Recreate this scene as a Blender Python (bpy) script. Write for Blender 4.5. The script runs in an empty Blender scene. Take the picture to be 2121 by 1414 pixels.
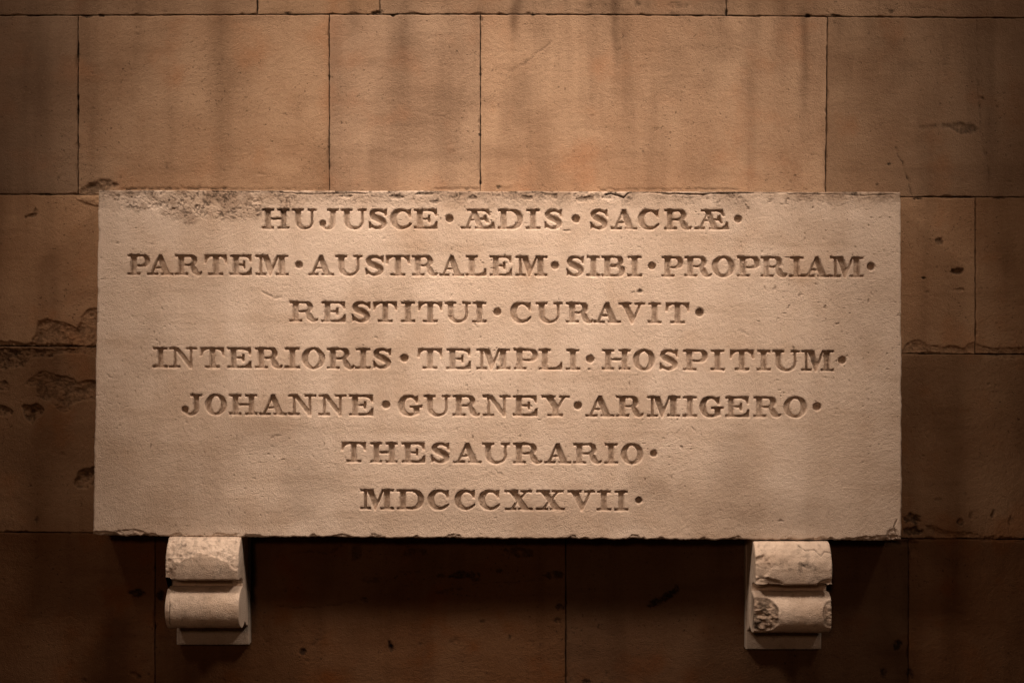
import bpy, math
import numpy as np
from mathutils import Vector

# ------------------------------------------------------------------ camera
scene = bpy.context.scene
COL = scene.collection
DIST = 2.121 * 50.0 / 36.0            # metres from the lens to the face of the slab
cam_data = bpy.data.cameras.new("camera")
cam_data.lens = 50.0
cam_data.sensor_width = 36.0
cam_data.clip_end = 200.0
cam = bpy.data.objects.new("camera", cam_data)
COL.objects.link(cam)
cam.location = (0, -DIST, 0)
cam.rotation_euler = (math.radians(90), 0, 0)
scene.camera = cam

# ------------------------------------------------------------------ world: deep dusk
world = bpy.data.worlds.new("World")
scene.world = world
world.use_nodes = True
wn = world.node_tree
wn.nodes.clear()
w_out = wn.nodes.new("ShaderNodeOutputWorld")
w_bg = wn.nodes.new("ShaderNodeBackground")
w_sky = wn.nodes.new("ShaderNodeTexSky")
w_sky.sky_type = 'NISHITA'
w_sky.sun_disc = False
w_sky.sun_elevation = math.radians(1.0)
w_sky.sun_rotation = math.radians(200)
w_bg.inputs["Strength"].default_value = 0.012
wn.links.new(w_sky.outputs[0], w_bg.inputs[0])
wn.links.new(w_bg.outputs[0], w_out.inputs[0])

# ------------------------------------------------------------------ lamps: two warm wall floodlights overhead
def spot(name, loc, aim, power, color, size, blend, radius):
    d = bpy.data.lights.new(name, 'SPOT')
    d.energy = power
    d.color = color
    d.spot_size = math.radians(size)
    d.spot_blend = blend
    d.shadow_soft_size = radius
    o = bpy.data.objects.new(name, d)
    COL.objects.link(o)
    o.location = loc
    o.rotation_euler = (Vector(aim) - Vector(loc)).to_track_quat('-Z', 'Y').to_euler()
    return o

WARM = (1.0, 0.757, 0.575)
for sx in (-1, 1):
    spot("flood_lamp", (1.75 * sx, -1.40, 2.5), (0.15 * sx - .02, 0.0, 0.22), 312, WARM, 36, 1.0, 0.28)
    spot("flood_lamp", (0.55 * sx, -1.75, 2.7), (0.22 * sx - .02, 0.0, 0.22), 122, WARM, 29.5, 1.0, 0.32)
spot("flood_lamp", (-.04, -1.15, 3.0), (-.04, 0.0, 0.20), 128, WARM, 32, 1.0, 0.32)
# an added fill lamp well behind the camera lifts the deepest shadows a little
spot("fill_lamp", (-1.5, -9.0, 2.2), (0.0, 0.0, 0.0), 330, (1.0, 0.55, 0.32), 30, 1.0, 0.4)

scene.view_settings.view_transform = 'Standard'
scene.view_settings.look = 'None'
scene.view_settings.exposure = 0.0
scene.view_settings.gamma = 1.0

# ------------------------------------------------------------------ numpy helpers
WALL_Y = 0.100                         # the slab's face is at y = 0, the wall's at y = 0.1
WS = (DIST + WALL_Y) / DIST            # millimetres of wall per millimetre of slab


def _hash(ix, iy, seed):
    h = (ix.astype(np.int64) * 374761393 + iy.astype(np.int64) * 668265263 + seed * 1442695041) & 0xffffffff
    h = ((h ^ (h >> 13)) * 1274126177) & 0xffffffff
    h = (h ^ (h >> 16)) & 0xffffff
    return h / float(0xffffff)


def vn(x, y, s, seed=0):
    """value noise, 0..1, features of about s units"""
    x = x / s
    y = y / s
    ix = np.floor(x)
    iy = np.floor(y)
    fx = x - ix
    fy = y - iy
    fx = fx * fx * (3 - 2 * fx)
    fy = fy * fy * (3 - 2 * fy)
    a = _hash(ix, iy, seed)
    b = _hash(ix + 1, iy, seed)
    c = _hash(ix, iy + 1, seed)
    d = _hash(ix + 1, iy + 1, seed)
    return (a * (1 - fx) + b * fx) * (1 - fy) + (c * (1 - fx) + d * fx) * fy


def fbm(x, y, s, n=3, seed=0):
    t = 0
    amp = 1.0
    tot = 0
    for k in range(n):
        ca, sa = math.cos(0.6 * k + 0.3), math.sin(0.6 * k + 0.3)
        t = t + amp * vn(x * ca - y * sa, x * sa + y * ca, s / 2.0 ** k, seed + 17 * k)
        tot += amp
        amp *= 0.55
    return t / tot


def sst(a, b, x):
    t = np.clip((x - a) / (b - a), 0, 1)
    return t * t * (3 - 2 * t)


def seg_dist(x, y, pts):
    d = np.full(np.shape(x), 1e9)
    for (x0, y0), (x1, y1) in zip(pts[:-1], pts[1:]):
        dx, dy = x1 - x0, y1 - y0
        L = dx * dx + dy * dy + 1e-9
        t = np.clip(((x - x0) * dx + (y - y0) * dy) / L, 0, 1)
        d = np.minimum(d, np.hypot(x - x0 - t * dx, y - y0 - t * dy))
    return d


def blob(x, y, cx, cy, rx, ry, ang=0.0, wob=0.45, seed=0, ws=None):
    """signed-ish mask value: >0 inside an irregular ellipse (1 at centre)"""
    a = math.radians(ang)
    dx, dy = x - cx, y - cy
    u = (dx * math.cos(a) + dy * math.sin(a)) / rx
    v = (-dx * math.sin(a) + dy * math.cos(a)) / ry
    r = np.sqrt(u * u + v * v)
    s = ws or max(4.0, min(rx, ry) * 0.7)
    return 1 - r + (fbm(x, y, s, 3, seed + 91) - 0.5) * 2 * wob


def near(x, y, cx, cy, rx, ry, pad=2.0):
    return (np.abs(x - cx) < rx * pad) & (np.abs(y - cy) < ry * pad)


def new_mesh(name, verts, quads, mat, parent=None, attrs=None, smooth=True):
    me = bpy.data.meshes.new(name)
    verts = np.asarray(verts, dtype=np.float32)
    quads = np.asarray(quads, dtype=np.int32)
    n = len(quads)
    k = quads.shape[1]
    me.vertices.add(len(verts))
    me.vertices.foreach_set("co", verts.ravel())
    me.loops.add(n * k)
    me.loops.foreach_set("vertex_index", quads.ravel())
    me.polygons.add(n)
    me.polygons.foreach_set("loop_start", np.arange(n, dtype=np.int32) * k)
    me.polygons.foreach_set("use_smooth", np.full(n, smooth, dtype=bool))
    me.update(calc_edges=True)
    if attrs:
        for an, av in attrs.items():
            at = me.attributes.new(an, 'FLOAT', 'POINT')
            at.data.foreach_set("value", np.asarray(av, dtype=np.float32).ravel())
    me.materials.append(mat)
    o = bpy.data.objects.new(name, me)
    COL.objects.link(o)
    if parent is not None:
        o.parent = parent
    return o


def thing(name, label, cat, loc, group=None):
    o = bpy.data.objects.new(name, None)
    COL.objects.link(o)
    o.empty_display_size = 0.1
    o.location = loc
    o["label"] = label
    o["category"] = cat
    if group:
        o["group"] = group
    return o


# ------------------------------------------------------------------ materials
def lin(c):
    return tuple((v / 12.92 if v <= 0.04045 else ((v + 0.055) / 1.055) ** 2.4) for v in c)


def stone_material(name, light, mid, dark, grain=1.0, rust=(0.30, 0.15, 0.07), rust_amt=0.25, streak_amt=0.45, pit_amt=0.6):
    m = bpy.data.materials.new(name)
    m.use_nodes = True
    nt = m.node_tree
    N = nt.nodes
    L = nt.links
    N.clear()
    out = N.new("ShaderNodeOutputMaterial")
    bsdf = N.new("ShaderNodeBsdfPrincipled")
    L.new(bsdf.outputs[0], out.inputs[0])
    bsdf.inputs["Roughness"].default_value = 0.92
    bsdf.inputs["Specular IOR Level"].default_value = 0.18
    tc = N.new("ShaderNodeTexCoord")
    oi = N.new("ShaderNodeObjectInfo")

    def noise(scale, detail=4, rough=0.55, src=None):
        n = N.new("ShaderNodeTexNoise")
        n.inputs["Scale"].default_value = scale
        n.inputs["Detail"].default_value = detail
        n.inputs["Roughness"].default_value = rough
        L.new(src or tc.outputs["Object"], n.inputs["Vector"])
        return n.outputs["Fac"]

    def ramp(src, p0, p1, v0=0.0, v1=1.0):
        r = N.new("ShaderNodeMapRange")
        r.interpolation_type = 'SMOOTHSTEP'
        r.inputs["From Min"].default_value = p0
        r.inputs["From Max"].default_value = p1
        r.inputs["To Min"].default_value = v0
        r.inputs["To Max"].default_value = v1
        L.new(src, r.inputs["Value"])
        return r.outputs["Result"]

    def mix(fac, a, b):
        x = N.new("ShaderNodeMix")
        x.data_type = 'RGBA'
        if isinstance(fac, float):
            x.inputs["Factor"].default_value = fac
        else:
            L.new(fac, x.inputs["Factor"])
        for sock, v in ((x.inputs[6], a), (x.inputs[7], b)):
            if isinstance(v, tuple):
                sock.default_value = (*v, 1)
            else:
                L.new(v, sock)
        return x.outputs[2]

    def mth(op, a, b=None):
        x = N.new("ShaderNodeMath")
        x.operation = op
        for i, v in enumerate((a, b)):
            if v is None:
                continue
            if isinstance(v, (int, float)):
                x.inputs[i].default_value = v
            else:
                L.new(v, x.inputs[i])
        return x.outputs[0]

    def attr(nm):
        a = N.new("ShaderNodeAttribute")
        a.attribute_name = nm
        return a.outputs["Fac"]

    # vertical streak coordinates
    mp = N.new("ShaderNodeMapping")
    mp.inputs["Scale"].default_value = (14, 14, 1.6)
    L.new(tc.outputs["Object"], mp.inputs["Vector"])
    streak = noise(1.0, 3, 0.5, mp.outputs[0])
    mp2 = N.new("ShaderNodeMapping")
    mp2.inputs["Scale"].default_value = (3, 3, 26)
    L.new(tc.outputs["Object"], mp2.inputs["Vector"])
    bed = noise(1.0, 5, 0.6, mp2.outputs[0])

    c = mix(ramp(noise(5.5, 5, 0.6), 0.30, 0.70), mid, light)
    c = mix(mth('MULTIPLY', ramp(streak, 0.48, 0.70), streak_amt), c, dark)
    c = mix(mth('MULTIPLY', ramp(noise(3.2, 6, 0.62), 0.50, 0.66), 0.45), c, dark)
    c = mix(mth('MULTIPLY', ramp(bed, 0.50, 0.72), 0.36), c, dark)
    c = mix(mth('MULTIPLY', ramp(noise(9.0, 4), 0.52, 0.75), rust_amt), c, rust)
    # grain: fine dark and pale specks
    g1 = noise(420.0, 3, 0.6)
    c = mix(mth('MULTIPLY', ramp(g1, 0.56, 0.72), 0.40), c, tuple(v * 0.45 for v in dark))
    g2 = noise(260.0, 2, 0.5)
    c = mix(mth('MULTIPLY', ramp(g2, 0.60, 0.74), 0.30), c, tuple(min(1, v * 1.35) for v in light))
    # little dark pits, patchy
    pit = mth('MULTIPLY', ramp(noise(170.0, 2, 0.5), 0.665, 0.72), ramp(noise(7.0, 3), 0.42, 0.60))
    c = mix(mth('MULTIPLY', pit, pit_amt), c, tuple(v * 0.30 for v in dark))
    # located marks
    brk = ramp(noise(140.0, 4, 0.65), 0.30, 0.62, 0.45, 1.0)
    c = mix(mth('MULTIPLY', attr("pale"), 0.8), c, tuple(min(1, v * 1.22) for v in light))
    st = attr("stain_shade")
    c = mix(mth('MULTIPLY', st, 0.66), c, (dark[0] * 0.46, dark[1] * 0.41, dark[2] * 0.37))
    dr = attr("dirt")
    c = mix(mth('MINIMUM', mth('MULTIPLY', dr, brk), 0.93), c, (0.022, 0.015, 0.010))
    # per-block tone
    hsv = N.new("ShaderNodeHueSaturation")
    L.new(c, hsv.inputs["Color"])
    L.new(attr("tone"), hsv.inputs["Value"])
    L.new(attr("sat"), hsv.inputs["Saturation"])
    L.new(ramp(attr("sat"), 1.05, 1.42, 0.5, 0.487), hsv.inputs["Hue"])
    L.new(hsv.outputs[0], bsdf.inputs["Base Color"])

    # relief
    b1 = N.new("ShaderNodeBump")
    b1.inputs["Strength"].default_value = 0.8
    b1.inputs["Distance"].default_value = 0.0016 * grain
    h = mth('ADD', mth('MULTIPLY', noise(480.0, 2, 0.6), 0.9), mth('MULTIPLY', noise(110.0, 3, 0.6), 0.9))
    h = mth('SUBTRACT', h, mth('MULTIPLY', pit, 0.5 * pit_amt / 0.6))
    L.new(h, b1.inputs["Height"])
    L.new(b1.outputs[0], bsdf.inputs["Normal"])
    return m


SLAB_MAT = stone_material("pale_limestone", (0.735, 0.636, 0.555), (0.655, 0.546, 0.458), (0.43, 0.322, 0.24), 1.5,
                          rust=(0.56, 0.41, 0.30), rust_amt=0.35, streak_amt=0.22, pit_amt=0.35)
WALL_MAT = stone_material("brown_ashlar", (0.405, 0.286, 0.195), (0.315, 0.206, 0.133), (0.185, 0.117, 0.074), 1.5,
                          rust=(0.37, 0.185, 0.095), rust_amt=0.42)
MORTAR_MAT = stone_material("dark_mortar", (0.06, 0.045, 0.03), (0.05, 0.035, 0.025), (0.03, 0.02, 0.015), 1.0)

# ------------------------------------------------------------------ carved letters as distance fields
# units are millimetres; x runs right, y runs down from the top of the capitals
TK, TN, SF, OV = 11.6, 5.2, 5.0, 6.3


def box(x, y, x0, x1, y0, y1):
    cx, cy, hx, hy = (x0 + x1) / 2, (y0 + y1) / 2, (x1 - x0) / 2, (y1 - y0) / 2
    dx = np.abs(x - cx) - hx
    dy = np.abs(y - cy) - hy
    return np.hypot(np.maximum(dx, 0), np.maximum(dy, 0)) + np.minimum(np.maximum(dx, dy), 0)


def poly(x, y, pts):
    d = seg_dist(x, y, list(pts) + [pts[0]])
    inside = np.zeros(np.shape(x), bool)
    n = len(pts)
    j = n - 1
    for i in range(n):
        xi, yi = pts[i]
        xj, yj = pts[j]
        if yi != yj:
            c = ((yi > y) != (yj > y)) & (x < (xj - xi) * (y - yi) / (yj - yi) + xi)
            inside ^= c
        j = i
    return np.where(inside, -d, d)


def smin(a, b, k=1.5):
    h = np.clip(0.5 + 0.5 * (b - a) / k, 0, 1)
    return b * (1 - h) + a * h - k * h * (1 - h)


def U(*ds, k=1.6):
    r = ds[0]
    for d in ds[1:]:
        r = smin(r, d, k)
    return r


def sub(a, b):
    return np.maximum(a, -b)


def ell(x, y, cx, cy, rx, ry):
    u, v = (x - cx) / rx, (y - cy) / ry
    r = np.sqrt(u * u + v * v) + 1e-6
    g = np.sqrt((u / rx) ** 2 + (v / ry) ** 2) + 1e-6
    return r * (r - 1) / g


def rbox(x, y, x0, x1, y0, y1, r):
    """box whose right corners are rounded by r"""
    r = min(r, (y1 - y0) / 2 - 0.01)
    X = np.maximum(x - (x1 - r), -(x1 - x0 - r) / 1)
    cy, hy = (y0 + y1) / 2, (y1 - y0) / 2 - r
    dy = np.maximum(np.abs(y - cy) - hy, 0)
    dx = np.maximum(x - (x1 - r), 0)
    right = np.hypot(dx, dy) - r
    right = np.where((dx <= 0), np.abs(y - cy) - hy - r, right)
    return np.maximum(right, x0 - x)


def stroke(x, y, W, H, pts):
    P = np.array([(a * W, b * H, r) for a, b, r in pts], float)
    P = np.vstack([2 * P[0] - P[1], P, 2 * P[-1] - P[-2]])
    d = np.full(np.shape(x), 1e9)
    for i in range(1, len(P) - 2):
        for t in np.linspace(0, 1, 7, endpoint=(i == len(P) - 3)):
            p0, p1, p2, p3 = P[i - 1:i + 3]
            q = 0.5 * ((2 * p1) + (-p0 + p2) * t + (2 * p0 - 5 * p1 + 4 * p2 - p3) * t * t + (-p0 + 3 * p1 - 3 * p2 + p3) * t ** 3)
            d = np.minimum(d, np.hypot(x - q[0], y - q[1]) - q[2])
    return d


def np_poly(x, y, W, H, pts):
    return poly(x, y, [(a * W, b * H) for a, b in pts])


def bowl(x, y, x0, x1, y0, y1, thick, thin, r):
    return sub(rbox(x, y, x0, x1, y0, y1, r),
               rbox(x, y, x0 + TK, x1 - thick, y0 + thin, y1 - thin, max(r - 5.0, 4)))


def glyph(ch, x, y, W, H):
    Q = lambda pts: np_poly(x, y, W, H, pts)
    top = lambda a, b: box(x, y, a, b, 0, SF)
    bot = lambda a, b: box(x, y, a, b, H - SF, H)
    if ch == 'I':
        c = W / 2
        return U(box(x, y, c - TK / 2, c + TK / 2, 0, H), top(1, W - 1), bot(0, W))
    if ch == 'H':
        s = 2 * OV + TK
        return U(box(x, y, OV, OV + TK, 0, H), box(x, y, W - OV - TK, W - OV, 0, H), top(0, s), top(W - s, W),
                 bot(0, s), bot(W - s, W), box(x, y, OV + TK - 1, W - OV - TK + 1, 0.44 * H, 0.44 * H + 4.8))
    if ch == 'U':
        xl, xr = OV, W - OV
        yc = H * 0.62
        outer = np.maximum(ell(x, y, (xl + xr) / 2, yc, (xr - xl) / 2, H + 1.5 - yc), yc - y)
        inner = ell(x, y, (xl + TK + xr - TN) / 2, yc, (xr - TN - xl - TK) / 2, H - 4.5 - yc)
        hollow = np.minimum(inner, box(x, y, xl + TK, xr - TN, -20, yc))
        b = sub(outer, hollow)
        b = np.minimum(b, np.minimum(box(x, y, xl, xl + TK, 0, yc + .3), box(x, y, xr - TN, xr, 0, yc + .3)))
        return U(b, top(0, TK + 2 * OV - 0.5), top(W - TN - 2 * OV, W))
    if ch == 'J':
        s = TK + 2 * OV - 1
        xr = W - OV
        yc = H * 0.66
        outer = np.maximum(ell(x, y, (xr + 2) / 2 + 0.5, yc, (xr - 2) / 2, H + 1.5 - yc), yc - y)
        inner = ell(x, y, (xr - TK + 9) / 2, yc, max((xr - TK - 9) / 2, 3), H - 3.5 - yc)
        b = sub(outer, inner)
        return U(b, box(x, y, xr - TK, xr, 0, yc + 1), top(W - s, W), np.hypot(x - 7.5, y - H * 0.73) - 7.2)
    if ch == 'S':
        b = stroke(x, y, W, H, [(.80, .15, 2.6), (.62, .075, 3), (.42, .075, 3.3), (.25, .14, 4.2), (.18, .26, 5.4),
                                (.27, .38, 6.2), (.46, .47, 6.6), (.67, .555, 6.6), (.81, .68, 6.2), (.79, .82, 4.6),
                                (.63, .92, 3.5), (.45, .94, 3.1), (.28, .90, 2.9), (.15, .80, 2.6)])
        return U(b, Q([(.97, 0), (.84, .04), (.70, .13), (.84, .22), (.90, .37), (.98, .37)]),
                 Q([(.02, .63), (.09, .63), (.17, .78), (.30, .90), (.15, .92), (.03, 1)]))
    if ch == 'C':
        b = stroke(x, y, W, H, [(.84, .22, 3), (.71, .10, 3), (.53, .065, 3.1), (.34, .12, 4.6), (.20, .29, 6.1),
                                (.155, .5, 6.6), (.20, .71, 6.1), (.34, .88, 4.7), (.55, .945, 3.4), (.75, .90, 2.8),
                                (.90, .79, 2.3), (.95, .735, 1.6)])
        return U(b, Q([(.96, 0), (.86, .04), (.68, .11), (.80, .22), (.87, .42), (.96, .42)]))
    if ch == 'G':
        w = W * 0.86
        b = stroke(x, y, w, H, [(.84, .22, 3), (.71, .10, 3), (.53, .065, 3.1), (.34, .12, 4.6), (.20, .29, 6.1),
                                (.155, .5, 6.6), (.20, .71, 6.1), (.34, .88, 4.7), (.55, .945, 3.4), (.75, .92, 3.0),
                                (.90, .88, 2.3)])
        return U(b, Q([(.83, .02), (.74, .06), (.60, .11), (.69, .22), (.75, .40), (.83, .40)]),
                 box(x, y, .64 * W, .87 * W, .52 * H, .92 * H), box(x, y, .49 * W, .99 * W, .51 * H, .61 * H), k=1.2)
    if ch in 'EL':
        s = TK + 2 * OV
        parts = [box(x, y, OV, OV + TK, 0, H), bot(0, W * .95),
                 Q([(1, .62), (.93, .64), (.87, .77), (.72, .885), (.60, .90), (.60, 1), (1, 1)])]
        if ch == 'L':
            parts.append(top(0, s))
        else:
            parts += [top(0, W * .96),
                      Q([(.97, 0), (.985, .36), (.91, .36), (.85, .20), (.70, .115), (.60, .10), (.60, 0)]),
                      box(x, y, OV + TK - 1, .64 * W, .44 * H, .44 * H + 4.4),
                      Q([(.62, .31), (.70, .31), (.70, .68), (.62, .68), (.60, .56), (.48, .54), (.48, .44), (.60, .43)])]
        return U(*parts, k=1.1)
    if ch == 'T':
        c = W / 2
        return U(box(x, y, c - TK / 2, c + TK / 2, 0, H), box(x, y, 1, W - 1, 0, 4.6), bot(c - 15, c + 15),
                 Q([(0, .42), (.07, .42), (.13, .22), (.25, .11), (.30, 0), (.015, 0)]),
                 Q([(1, .42), (.93, .42), (.87, .22), (.75, .11), (.70, 0), (.985, 0)]), k=1.2)
    if ch == 'P':
        s = TK + 2 * OV
        return U(box(x, y, OV, OV + TK, 0, H), bowl(x, y, OV, W, 0, .60 * H, 11.5, 4.7, 12), top(0, s), bot(0, s + 2))
    if ch == 'B':
        s = TK + 2 * OV
        return U(box(x, y, OV, OV + TK, 0, H), bowl(x, y, OV, W - 3, 0, .50 * H, 11, 4.6, 10),
                 bowl(x, y, OV, W, .45 * H, H, 12, 4.6, 12), top(0, s), bot(0, s), k=0.8)
    if ch == 'R':
        s = TK + 2 * OV
        return U(box(x, y, OV, OV + TK, 0, H), bowl(x, y, OV, .82 * W, 0, .555 * H, 11.3, 4.6, 11.5), top(0, s),
                 bot(0, s + 2), stroke(x, y, W, H, [(.62, .53, 3.5), (.66, .62, 5.2), (.71, .75, 6.2), (.77, .87, 5.6),
                                                    (.85, .945, 3.6), (.93, .93, 2.6), (.975, .87, 1.9)]), k=1.0)
    if ch == 'D':
        s = TK + OV
        return U(box(x, y, OV, OV + TK, 0, H), bowl(x, y, OV, W, 0, H, 12.3, 5.0, 20), top(0, s), bot(0, s), k=1.0)
    if ch == 'O':
        return sub(ell(x, y, W / 2, H / 2, W / 2, H / 2 + 1), ell(x, y, W / 2, H / 2, W / 2 - 12.8, H / 2 - 4.6))
    if ch == 'A':
        return U(Q([(.40, .13), (.455, 0), (.56, 0), (.885, 1), (.63, 1), (.425, .28), (.205, .97), (.11, .97)]),
                 box(x, y, .27 * W, .60 * W, .59 * H, .59 * H + 4.2), bot(0, .41 * W), bot(.53 * W, W), k=1.2)
    if ch == 'V':
        return U(Q([(.10, 0), (.36, 0), (.575, .66), (.80, 0), (.89, 0), (.54, 1.04), (.49, 1.04)]),
                 top(0, .50 * W), top(.61 * W, W), k=1.2)
    if ch == 'M':
        return U(box(x, y, .115 * W, .115 * W + TN + .6, 0, H),
                 Q([(.19, 0), (.385, 0), (.50, .56), (.655, 0), (.715, 0), (.46, 1.03), (.42, 1.03)]),
                 box(x, y, .70 * W, .885 * W, 0, H), top(0, .38 * W), top(.65 * W, W), bot(0, .315 * W),
                 bot(.605 * W, W), k=1.0)
    if ch == 'N':
        return U(box(x, y, .165 * W, .165 * W + TN, 0, H), Q([(.07, 0), (.335, 0), (.80, .82), (.80, 1.03), (.735, 1.03), (.24, .14)]),
                 box(x, y, .73 * W, .73 * W + TN, 0, H), top(0, .33 * W), top(.60 * W, W), bot(0, .40 * W), k=1.2)
    if ch == 'X':
        return U(Q([(.12, 0), (.38, 0), (.90, 1), (.63, 1)]), Q([(.77, 0), (.87, 0), (.25, 1), (.15, 1)]),
                 top(0, .49 * W), top(.56 * W, .97 * W), bot(0, .42 * W), bot(.49 * W, W), k=1.2)
    if ch == 'Y':
        return U(Q([(.10, 0), (.36, 0), (.575, .47), (.79, 0), (.89, 0), (.60, .60), (.60, 1), (.385, 1), (.385, .60)]),
                 top(0, .49 * W), top(.63 * W, W), bot(.22 * W, .75 * W), k=1.2)
    if ch == 'Æ':
        return U(box(x, y, .18 * W, .80 * W, 0, 4.8), Q([(.28, .02), (.45, .02), (.67, 1), (.50, 1)]),
                 Q([(.36, .10), (.41, .10), (.19, .97), (.12, .97)]), bot(0, .29 * W), bot(.42 * W, .98 * W),
                 Q([(.80, 0), (.865, .32), (.82, .34), (.75, .18), (.64, .10), (.60, 0)]),
                 box(x, y, .25 * W, .42 * W, .50 * H, .50 * H + 3.8),
                 Q([(.52, .44), (.64, .43), (.66, .31), (.73, .31), (.82, .68), (.76, .70), (.70, .57), (.54, .55)]),
                 Q([(.90, .62), (.955, .64), (1, 1), (.62, 1), (.62, .90), (.78, .87), (.87, .78)]), k=1.0)
    raise ValueError(ch)


# each line: y of the capitals' top at the left and right ends, cap height, then glyph and its left and right edges
LINES = [
    (432.3, 434.3, 41.8, 542, 1537, [('H', 542.5, 599), ('U', 605, 655), ('J', 661, 701), ('U', 706, 759), ('S', 763, 801.5), ('C', 807.5, 853),
      ('E', 857.5, 906), ('.', 931, 8.3), ('Æ', 954, 1026), ('D', 1031, 1083), ('I', 1089, 1119), ('S', 1127, 1165),
      ('.', 1193, 8.6), ('S', 1222, 1259.5), ('A', 1265, 1320), ('C', 1321, 1366.5), ('R', 1376, 1432), ('Æ', 1439, 1511),
      ('.', 1529, 8.3)]),
    (527.3, 532.0, 42.5, 264, 1804, [('P', 264, 310), ('A', 304.5, 359), ('R', 362.5, 418), ('T', 423, 470), ('E', 476, 521.5), ('M', 529, 597),
      ('.', 619, 8), ('A', 638, 691), ('U', 694.5, 750), ('S', 756, 795), ('T', 799, 849), ('R', 853, 906), ('A', 910, 961),
      ('L', 965, 1007), ('E', 1014.5, 1060.5), ('M', 1067.5, 1133), ('.', 1149.5, 8.6), ('S', 1173, 1210.5), ('I', 1215, 1243),
      ('B', 1246, 1294.5), ('I', 1299.5, 1330), ('.', 1350.5, 8.2), ('P', 1371, 1415.5), ('R', 1418, 1474), ('O', 1474.5, 1522.5),
      ('P', 1527, 1574), ('R', 1576, 1630), ('I', 1635.5, 1665), ('A', 1665, 1719), ('M', 1720, 1789), ('.', 1804, 8.5)]),
    (624.2, 627.3, 42.6, 600, 1449, [('R', 599.5, 658), ('E', 665.5, 715.5), ('S', 728, 767.5), ('T', 772.5, 822.5), ('I', 830, 859.5),
      ('T', 866, 916), ('U', 921, 975), ('I', 978, 1008), ('.', 1030, 8.4), ('C', 1056, 1101), ('U', 1110, 1165), ('R', 1173, 1228),
      ('A', 1229.5, 1285.5), ('V', 1281, 1336), ('I', 1342, 1369.5), ('T', 1379, 1428), ('.', 1449, 8.7)]),
    (719.0, 725.8, 43.0, 316, 1744, [('I', 315.5, 347), ('N', 350, 408), ('T', 414.5, 464.5), ('E', 471, 520.5), ('R', 528, 584.5),
      ('I', 589.5, 620.5), ('O', 624.5, 673), ('R', 677, 733), ('I', 736, 767.5), ('S', 772, 810.5), ('.', 837.5, 8.6), ('T', 865, 916),
      ('E', 925, 975), ('M', 987, 1056), ('P', 1064, 1114), ('L', 1116, 1164.5), ('I', 1172.5, 1201), ('.', 1222.5, 8.6),
      ('H', 1247.5, 1306), ('O', 1311, 1357), ('S', 1366, 1405), ('P', 1416, 1466), ('I', 1472, 1501), ('T', 1512, 1562),
      ('I', 1568, 1596), ('U', 1600.5, 1656), ('M', 1660, 1727), ('.', 1744.5, 8.6)]),
    (816.0, 821.8, 43.2, 376, 1692, [('J', 375.5, 418), ('O', 424.5, 469.5), ('H', 475, 532), ('A', 537, 594), ('N', 597, 654.5),
      ('N', 659.5, 717.5), ('E', 723, 773), ('.', 799.5, 8.5), ('G', 824.5, 874.5), ('U', 878, 933), ('R', 938, 994), ('N', 1000, 1057.5),
      ('E', 1062.5, 1113), ('Y', 1122, 1180), ('.', 1197, 8.4), ('A', 1213, 1272.5), ('R', 1277, 1332.5), ('M', 1341, 1409),
      ('I', 1414.5, 1444), ('G', 1449, 1499), ('E', 1502.5, 1552), ('R', 1561, 1618), ('O', 1623, 1672), ('.', 1692.5, 8.8)]),
    (915.5, 919.0, 42.3, 707, 1354, [('T', 707, 758), ('H', 767, 823), ('E', 832, 880.5), ('S', 892.5, 931.5), ('A', 939, 997),
      ('U', 999, 1055.5), ('R', 1063, 1122.5), ('A', 1127.5, 1183), ('R', 1188, 1246), ('I', 1252, 1280), ('O', 1286, 1332.5),
      ('.', 1354, 7.6)]),
    (1013.0, 1016.3, 41.6, 746, 1323, [('M', 746, 815.5), ('D', 822, 878), ('C', 885.5, 931), ('C', 941, 985), ('C', 991, 1035.5),
      ('X', 1045.5, 1103), ('X', 1110.5, 1169), ('V', 1176, 1232.5), ('I', 1236, 1266), ('I', 1272.5, 1301), ('.', 1323, 7.2)]),
]

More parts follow.
